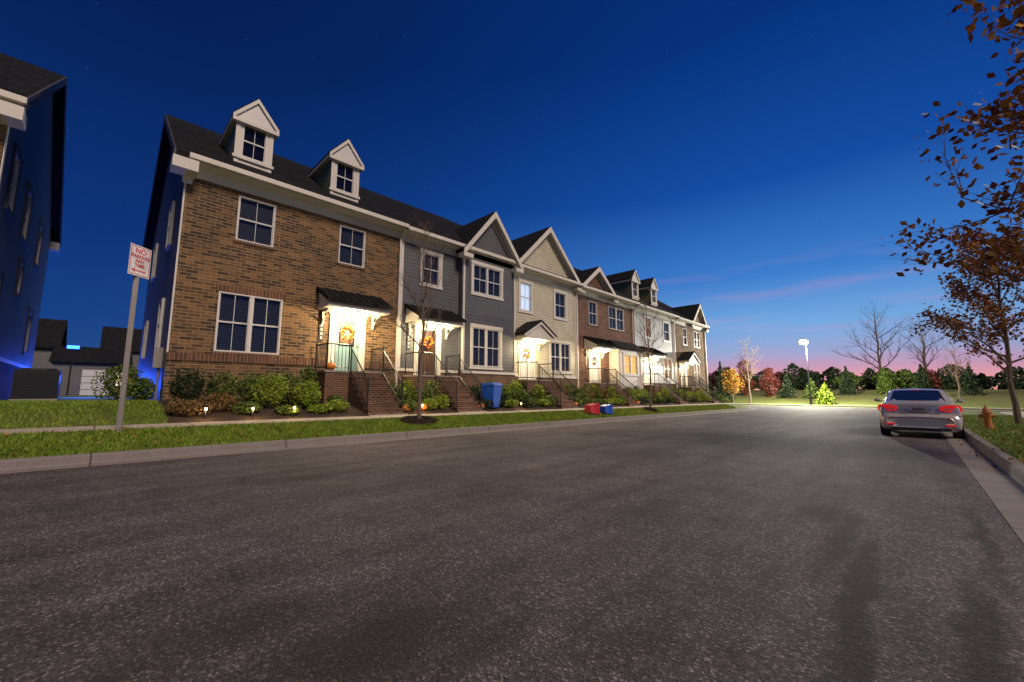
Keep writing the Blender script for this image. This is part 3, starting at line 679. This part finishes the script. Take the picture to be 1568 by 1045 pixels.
while y<80:
    x=rr.uniform(95,120); crown(a,x,y,H(x,y)-.5,rr.uniform(2.2,3.5),rr.uniform(2.6,4.2)*(1.35 if y>9 else 1),'leafd',380,.75,rr); y+=rr.uniform(2.5,4)
a.build('background_trees')
for (x,y,h,k) in [(66,9.6,2.3,'leaf'),(69,6.2,3.4,'leafd'),(70,2.6,2.9,'leaf'),(70,-.8,3.3,'leafd'),(69,-4.6,3.2,'leafd'),(60,7.5,2.2,'leafl'),(67,14.6,3.9,'leafr'),(68,18,5,'leafr'),(67,21,5,'leafd'),(66,12.3,3.2,'leafd'),(64,19.5,4.5,'leafd')]:
    a=MB(); crown(a,x,y,H(x,y),1.3,h,k,1400,.24,rr,True if k in('leafd','leaf','leafl') else False); a.build('evergreen_tree' if k!='leafr' else 'red_leaf_tree')
# ------------------------------------------------------------ street lamp
E=empty('street_lamp'); a=MB(); x,y=57.2,8.5; z=H(x,y)
a.tube((x,y,z),(x,y,z+.7),.16,.12,'metal',10,True); a.tube((x,y,z+.7),(x,y,z+7.1),.08,.055,'metal',10)
a.tube((x,y,z+7.1),(x-.25,y+.1,z+7.35),.04,.04,'metal',6); a.box(x-.85,x-.1,y-.2,y+.4,z+7.44,z+7.52,'metal'); a.build('pole',E)
a=MB(); a.ball((x-.48,y+.1,z+7.18),.44,'lamp_em',.58,16,10); a.build('lamp_head',E,True)
ld=bpy.data.lights.new('lamp','POINT'); ld.energy=19000; ld.color=(1,.95,.78); ld.shadow_soft_size=.25; o=bpy.data.objects.new('lamp',ld); o.location=(x-.6,y,z+6.6); scene.collection.objects.link(o); o.parent=E
# sign
E=empty('no_parking_sign'); a=MB(); x,y=.34,10.95; z=H(x,y)
a.box(x-.028,x+.028,y-.02,y+.012,z-.1,z+3.70,'galv'); a.box(x-.042,x+.042,y+.013,y+.017,z-.1,z+3.70,'galv')
a.build('post',E)
ang=math.radians(44); ca,sa=math.cos(ang),math.sin(ang); zc=z+3.38
def fp(p,q_,r):
    return (x+ca*p+sa*(q_+.03),y+sa*p-ca*(q_+.03),zc+r)
def sp(cx_,cz_,w,h,q0,q1,k,mb): mb.box(cx_-w/2,cx_+w/2,q0,q1,cz_-h/2,cz_+h/2,k,fp)
M['signw']=simple('sign_white',(.72,.68,.66),.4,.02); M['signr']=simple('sign_red',(.55,.03,.04),.4,.02)
a=MB(); sp(0,0,.46,.62,0,.005,'signw',a)
for (cx,cz,w,h) in [(0,.285,.42,.012),(0,-.285,.42,.012),(-.205,0,.012,.56),(.205,0,.012,.56),(.02,-.20,.24,.025)]: sp(cx,cz,w,h,.0055,.007,'signr',a)
a.poly([fp(-.17,.0065,-.20),fp(-.09,.0065,-.155),fp(-.09,.0065,-.245)],'signr')
a.build('panel',E)
for i,(t,s_,zz) in enumerate([('NO',.15,.15),('PARKING',.095,.055),('ANY',.10,-.04),('TIME',.10,-.13)]):
    cu=bpy.data.curves.new('txt','FONT'); cu.body=t; cu.size=s_; cu.align_x='CENTER'; cu.extrude=.001; cu.offset=.003; cu.materials.append(M['signr'])
    o=bpy.data.objects.new('text_%d'%(i+1),cu); scene.collection.objects.link(o); o.parent=E
    o.location=fp(0,.0075,zz); o.rotation_euler=(math.pi/2,0,ang)
# hydrant
a=MB(); x,y=20.9,-1.65; z=H(x,y)
for (z0,z1,r0,r1) in [(0,.05,.17,.17),(.05,.5,.105,.10),(.5,.54,.14,.14),(.54,.64,.115,.09),(.64,.7,.09,.03),(.7,.75,.03,.03)]:
    a.tube((x,y,z+z0),(x,y,z+z1),r0,r1,'hyd',14,True)
for d in ((0,1),(0,-1),(-1,0)): a.tube((x,y,z+.4),(x+d[0]*.19,y+d[1]*.19,z+.4),.055,.06,'hyd',10,True)
a.build('fire_hydrant')
# bins
def bin_(name,loc,k,rot,sc=1):
    a=MB(); W0,W1,D0,D1,h=.22,.29,.24,.34,.95
    v=[(-W0,-D0,.05),(W0,-D0,.05),(W0,D0,.05),(-W0,D0,.05),(-W1,-D1,h),(W1,-D1,h),(W1,D1,h),(-W1,D1,h)]
    for f in [(0,1,2,3),(0,1,5,4),(1,2,6,5),(2,3,7,6),(3,0,4,7)]: a.poly([v[i] for i in f],k)
    a.box(-.32,.32,-.37,.37,h,h+.04,k); a.prism([(-.36,h+.041),(.36,h+.041),(.3,h+.1),(-.2,h+.12)],-.30,.30,k)
    a.tube((-.3,.36,h-.02),(.3,.36,h-.02),.02,.02,'metal',6)
    for s_ in (-.25,.22): a.tube((s_,.26,.1),(s_+.05,.26,.1),.1,.1,'metal',12,True)
    o=a.build(name); o.location=loc; o.rotation_euler=rot; o.scale=(sc,)*3; return o
bin_('recycling_bin',(11.7,12.75,H(11.7,12.75)),'blue_plastic',(0,0,.2))
bin_('recycling_bin',(16.75,10.55,H(16.75,10.55)+.2),'blue_plastic',(math.radians(-90),0,math.radians(-85)),.66)
bin_('trash_bin',(15.6,10.6,H(15.6,10.6)+.22),'red_plastic',(math.radians(-90),0,math.radians(-85)),.72)
# ------------------------------------------------------------ car
m,nt,b=nm('car_paint'); b.inputs['Metallic'].default_value=.3; b.inputs['Roughness'].default_value=.33; b.inputs['Coat Weight'].default_value=.8
nt.links.new(mixc(nt,noise(nt,pos(nt),6),(.50,.48,.46),(.60,.58,.55)),b.inputs['Base Color']); M['paint']=m
m,nt,b=nm('car_glass'); b.inputs['Base Color'].default_value=(.01,.012,.015,1); b.inputs['Roughness'].default_value=.04; b.inputs['Coat Weight'].default_value=1; M['cglass']=m
M['tyre']=simple('tyre',(.015,.015,.015),.85); M['trimblk']=simple('black_plastic',(.02,.02,.02),.5); M['tail']=emis('tail_light_red',(.8,.015,.01),.55); M['tail'].node_tree.nodes['Principled BSDF'].inputs['Roughness'].default_value=.2
M['tail'].node_tree.nodes['Principled BSDF'].inputs['Base Color'].default_value=(.4,.01,.01,1)
M['plate']=simple('plate',(.6,.55,.45),.4,.1,40); M['chrome']=simple('chrome',(.7,.7,.7),.12,.02,3,1); M['lens']=simple('lens_clear',(.5,.45,.43),.15,.05)
E=empty('parked_car'); cx,cy=16.75,-.03; cz=S(18)
def loft(st,name,k,sub=2):
    a=MB(); q=a.mi(k); n=None
    for s_,sec in st:
        full=[(-yy,zz) for yy,zz in sec]+[(yy,zz) for yy,zz in reversed(sec) if yy>0.001]; n=len(full)
        for yy,zz in full: a.v.append((cx+s_,cy+yy,cz+zz))
    L=len(st)
    for i in range(L-1):
        for j in range(n):
            a.f.append((i*n+j,i*n+(j+1)%n,(i+1)*n+(j+1)%n,(i+1)*n+j)); a.m.append(q)
    a.f.append(tuple(range(n)));a.m.append(q); a.f.append(tuple((L-1)*n+j for j in range(n)));a.m.append(q)
    o=a.build(name,E,True); 
    if sub:
        md=o.modifiers.new('s','SUBSURF'); md.levels=sub; md.render_levels=sub
    return o
def sec(w,zl,zm,zb,zd,tw=.72):
    return [(0,zl),(w*.86,zl),(w*.97,zl+.07),(w,zm),(w*.985,(zm+zb)/2),(w*.94,zb-.02),(w*.88,zb+.02),(w*tw,zd),(w*.3,zd+.018),(0,zd+.02)]
loft([(0.0,sec(.70,.30,.45,.58,.60)),(.02,sec(.80,.26,.45,.62,.645)),(.10,sec(.855,.22,.46,.65,.68)),(.13,sec(.86,.21,.5,.76,.80)),(.15,sec(.862,.2,.52,.92,.975)),(.19,sec(.866,.2,.53,.965,1.03)),(.35,sec(.872,.2,.55,.975,1.04)),
      (.9,sec(.88,.2,.55,.98,1.03)),(2.2,sec(.885,.19,.55,.96,1.0)),(3.3,sec(.885,.2,.55,.94,.98)),(4.1,sec(.85,.2,.5,.80,.86)),(4.42,sec(.78,.24,.45,.66,.70)),(4.55,sec(.6,.3,.42,.54,.56))],'body','paint',2)
def gsec(wb,zb,wt,zt_): return [(0,zb),(wb,zb),(wb*.5+wt*.5+.03,(zb+zt_)/2),(wt+.02,zt_-.05),(wt*.9,zt_),(wt*.5,zt_+.018),(0,zt_+.025)]
loft([(.62,gsec(.70,.98,.66,1.03)),(.72,gsec(.76,.98,.64,1.075)),(1.35,gsec(.80,.97,.60,1.36)),(1.65,gsec(.81,.97,.61,1.415)),(2.3,gsec(.81,.97,.61,1.425)),(2.7,gsec(.81,.97,.62,1.38)),(3.35,gsec(.79,.95,.66,1.02)),(3.5,gsec(.74,.93,.66,.97))],'roof_cabin','paint',2)
a=MB()
def ply(pts,k): a.poly([(cx+p[0],cy+p[1],cz+p[2]) for p in pts],k)
nn=8
for i in range(nn):
    t0=-1+2*i/nn;t1=-1+2*(i+1)/nn
    f0=lambda t:(.66+.07*t*t,.60*t,1.085-.02*t*t); f1=lambda t:(1.34+.03*t*t,.50*t,1.395-.018*t*t)
    ply([f0(t0),f0(t1),f1(t1),f1(t0)],'cglass')
for sg in (-1,1):
    ply([(1.25,sg*.83,1.0),(2.15,sg*.84,1.0),(2.15,sg*.67,1.36),(1.55,sg*.67,1.35)],'cglass'); ply([(2.22,sg*.84,1.0),(3.05,sg*.84,1.0),(2.62,sg*.69,1.34),(2.22,sg*.67,1.36)],'cglass')
ply([(2.75,-.58,1.38),(2.75,.58,1.38),(3.4,.68,1.01),(3.4,-.68,1.01)],'cglass')
a.build('glass',E)
a=MB()
bx=lambda s0,s1,y0,y1,z0,z1,k:a.box(cx+s0,cx+s1,cy+y0,cy+y1,cz+z0,cz+z1,k)
for sg in (-1,1):
    def L(s,yv,zv): return (cx+s,cy+sg*yv,cz+zv)
    P=[(.105,.46,.80),(.105,.44,.90),(.12,.60,.955),(.155,.80,.965),(.24,.872,.93),(.24,.885,.80),(.14,.84,.745),(.11,.62,.765)]
    Q=[(s_+.06,yv-.02,zv) for s_,yv,zv in P]
    a.poly([L(*p) for p in P],'tail')
    for i in range(8): a.poly([L(*P[i]),L(*P[(i+1)%8]),L(*Q[(i+1)%8]),L(*Q[i])],'tail')
    a.poly([L(.1,.5,.825),L(.1,.5,.86),L(.1,.66,.865),L(.108,.66,.82)],'lens')
    bx(-.012,.0,sg*.62-.1,sg*.62+.1,.385,.42,'tail')
    a.tube(L(2.85,.87,1.0),L(2.85,.98,1.02),.03,.03,'paint',6); a.ball(L(2.85,1.0,1.05),.09,'paint',.7)
    for s_ in (.92,3.6):
        a.tube(L(s_,.70,.325),L(s_,.882,.325),.375,.375,'trimblk',24,True)
        a.tube(L(s_,.67,.32),L(s_,.888,.32),.32,.32,'tyre',24,True); a.tube(L(s_,.88,.32),L(s_,.895,.32),.21,.2,'galv',14,True)
bx(.085,.125,-.42,.42,.70,.72,'trimblk'); bx(.095,.12,-.2,.2,.755,.765,'trimblk')
bx(.095,.13,-.17,.17,.77,.90,'plate'); bx(.088,.12,-.40,.40,.912,.935,'chrome'); bx(-.005,.05,-.62,.62,.245,.31,'trimblk')
bx(.085,.12,-.86,.86,.665,.673,'trimblk')
for i in range(7): bx(.09,.096,-.13+i*.037,-.105+i*.037,.81,.86,'trimblk')
bx(1.33,1.38,-.12,.12,1.375,1.40,'tail')
a.tube((cx-.02,cy-.45,cz+.24),(cx+.15,cy-.45,cz+.24),.035,.035,'galv',8,True)
for s_ in (.92,3.6): bx(s_-.05,s_+.05,-.7,.7,.28,.34,'trimblk')
a.build('details',E)
# ------------------------------------------------------------ lights
for (x,y,z,p,par) in LIGHTS:
    ld=bpy.data.lights.new('porch_lamp','POINT'); ld.energy=p; ld.color=(1,.76,.44); ld.shadow_soft_size=.06
    o=bpy.data.objects.new('porch_lamp',ld); o.location=(x,y,z); scene.collection.objects.link(o); o.parent=par
sd=bpy.data.lights.new('street_lamp_fill','SUN'); sd.energy=2.6; sd.color=(1,.79,.65); sd.angle=math.radians(20); so=bpy.data.objects.new('street_lamp_fill',sd); scene.collection.objects.link(so)  # added soft warm fill standing in for unseen street lamps behind the camera
so.rotation_euler=Vector((.04,.73,-.68)).to_track_quat('-Z','Y').to_euler()
# ------------------------------------------------------------ sky
w=bpy.data.worlds.new("World"); scene.world=w; w.use_nodes=True; nt=w.node_tree
bg=nt.nodes['Background']; tc=N(nt,'ShaderNodeTexCoord'); sx=N(nt,'ShaderNodeSeparateXYZ'); nt.links.new(tc.outputs['Generated'],sx.inputs[0])
X,Y,Z=sx.outputs
hl=mth(nt,'SQRT',mth(nt,'ADD',mth(nt,'MULTIPLY',X,X),mth(nt,'ADD',mth(nt,'MULTIPLY',Y,Y),.0001)))
dt=mth(nt,'DIVIDE',mth(nt,'ADD',mth(nt,'MULTIPLY',X,.985),mth(nt,'MULTIPLY',Y,.17)),hl)
sfac=mth(nt,'POWER',mth(nt,'MAXIMUM',dt,0.0),2.6)
tow=ramp(nt,Z,[(0,(1.0,.44,.30)),(.025,(.88,.36,.38)),(.05,(.58,.34,.50)),(.08,(.33,.40,.66)),(.14,(.17,.40,.76)),(.24,(.048,.21,.62)),(.42,(.007,.075,.37)),(.65,(.002,.032,.20)),(1,(.0015,.014,.10))])
awy=ramp(nt,Z,[(0,(.02,.08,.25)),(.13,(.008,.05,.23)),(.3,(.004,.032,.18)),(.6,(.0018,.015,.095)),(1,(.0015,.01,.06))])
c=mixc(nt,sfac,awy,tow)
mp=N(nt,'ShaderNodeMapping'); mp.inputs['Scale'].default_value=(1.5,3,26); nt.links.new(tc.outputs['Generated'],mp.inputs[0])
cn=noise(nt,mp.outputs[0],1.6,4,.5); cm=mth(nt,'MULTIPLY',ramp(nt,cn,[(.52,(0,0,0)),(.72,(1,1,1))]),ramp(nt,Z,[(0,(.9,.9,.9)),(.12,(.4,.4,.4)),(.25,(.2,.2,.2)),(.3,(0,0,0))]))
cm=mth(nt,'MULTIPLY',cm,mth(nt,'POWER',sfac,2.0))
c=mixc(nt,mth(nt,'MULTIPLY',cm,.55),c,(.62,.28,.45))
vs=N(nt,'ShaderNodeTexVoronoi'); vs.inputs['Scale'].default_value=45; nt.links.new(tc.outputs['Generated'],vs.inputs['Vector'])
st=mth(nt,'MULTIPLY',mth(nt,'LESS_THAN',vs.outputs['Distance'],.025),mth(nt,'GREATER_THAN',Z,.3))
c=mixc(nt,mth(nt,'MULTIPLY',st,.10),c,(.6,.7,.9))
nt.links.new(c,bg.inputs[0]); bg.inputs[1].default_value=1.0
# ------------------------------------------------------------ camera
cam=bpy.data.cameras.new('camera'); co=bpy.data.objects.new('camera',cam); scene.collection.objects.link(co)
cam.lens=36*620/1568; cam.sensor_width=36; cam.clip_end=3000; cam.clip_start=.05
th=math.atan(616/624.8); ph=math.atan(77.5/620); d=Vector((math.cos(ph)*math.cos(th),math.cos(ph)*math.sin(th),math.sin(ph)))
co.location=(0,0,1.2); co.rotation_euler=d.to_track_quat('-Z','Y').to_euler()
scene.camera=co; scene.view_settings.view_transform='Standard'; scene.view_settings.look='None'
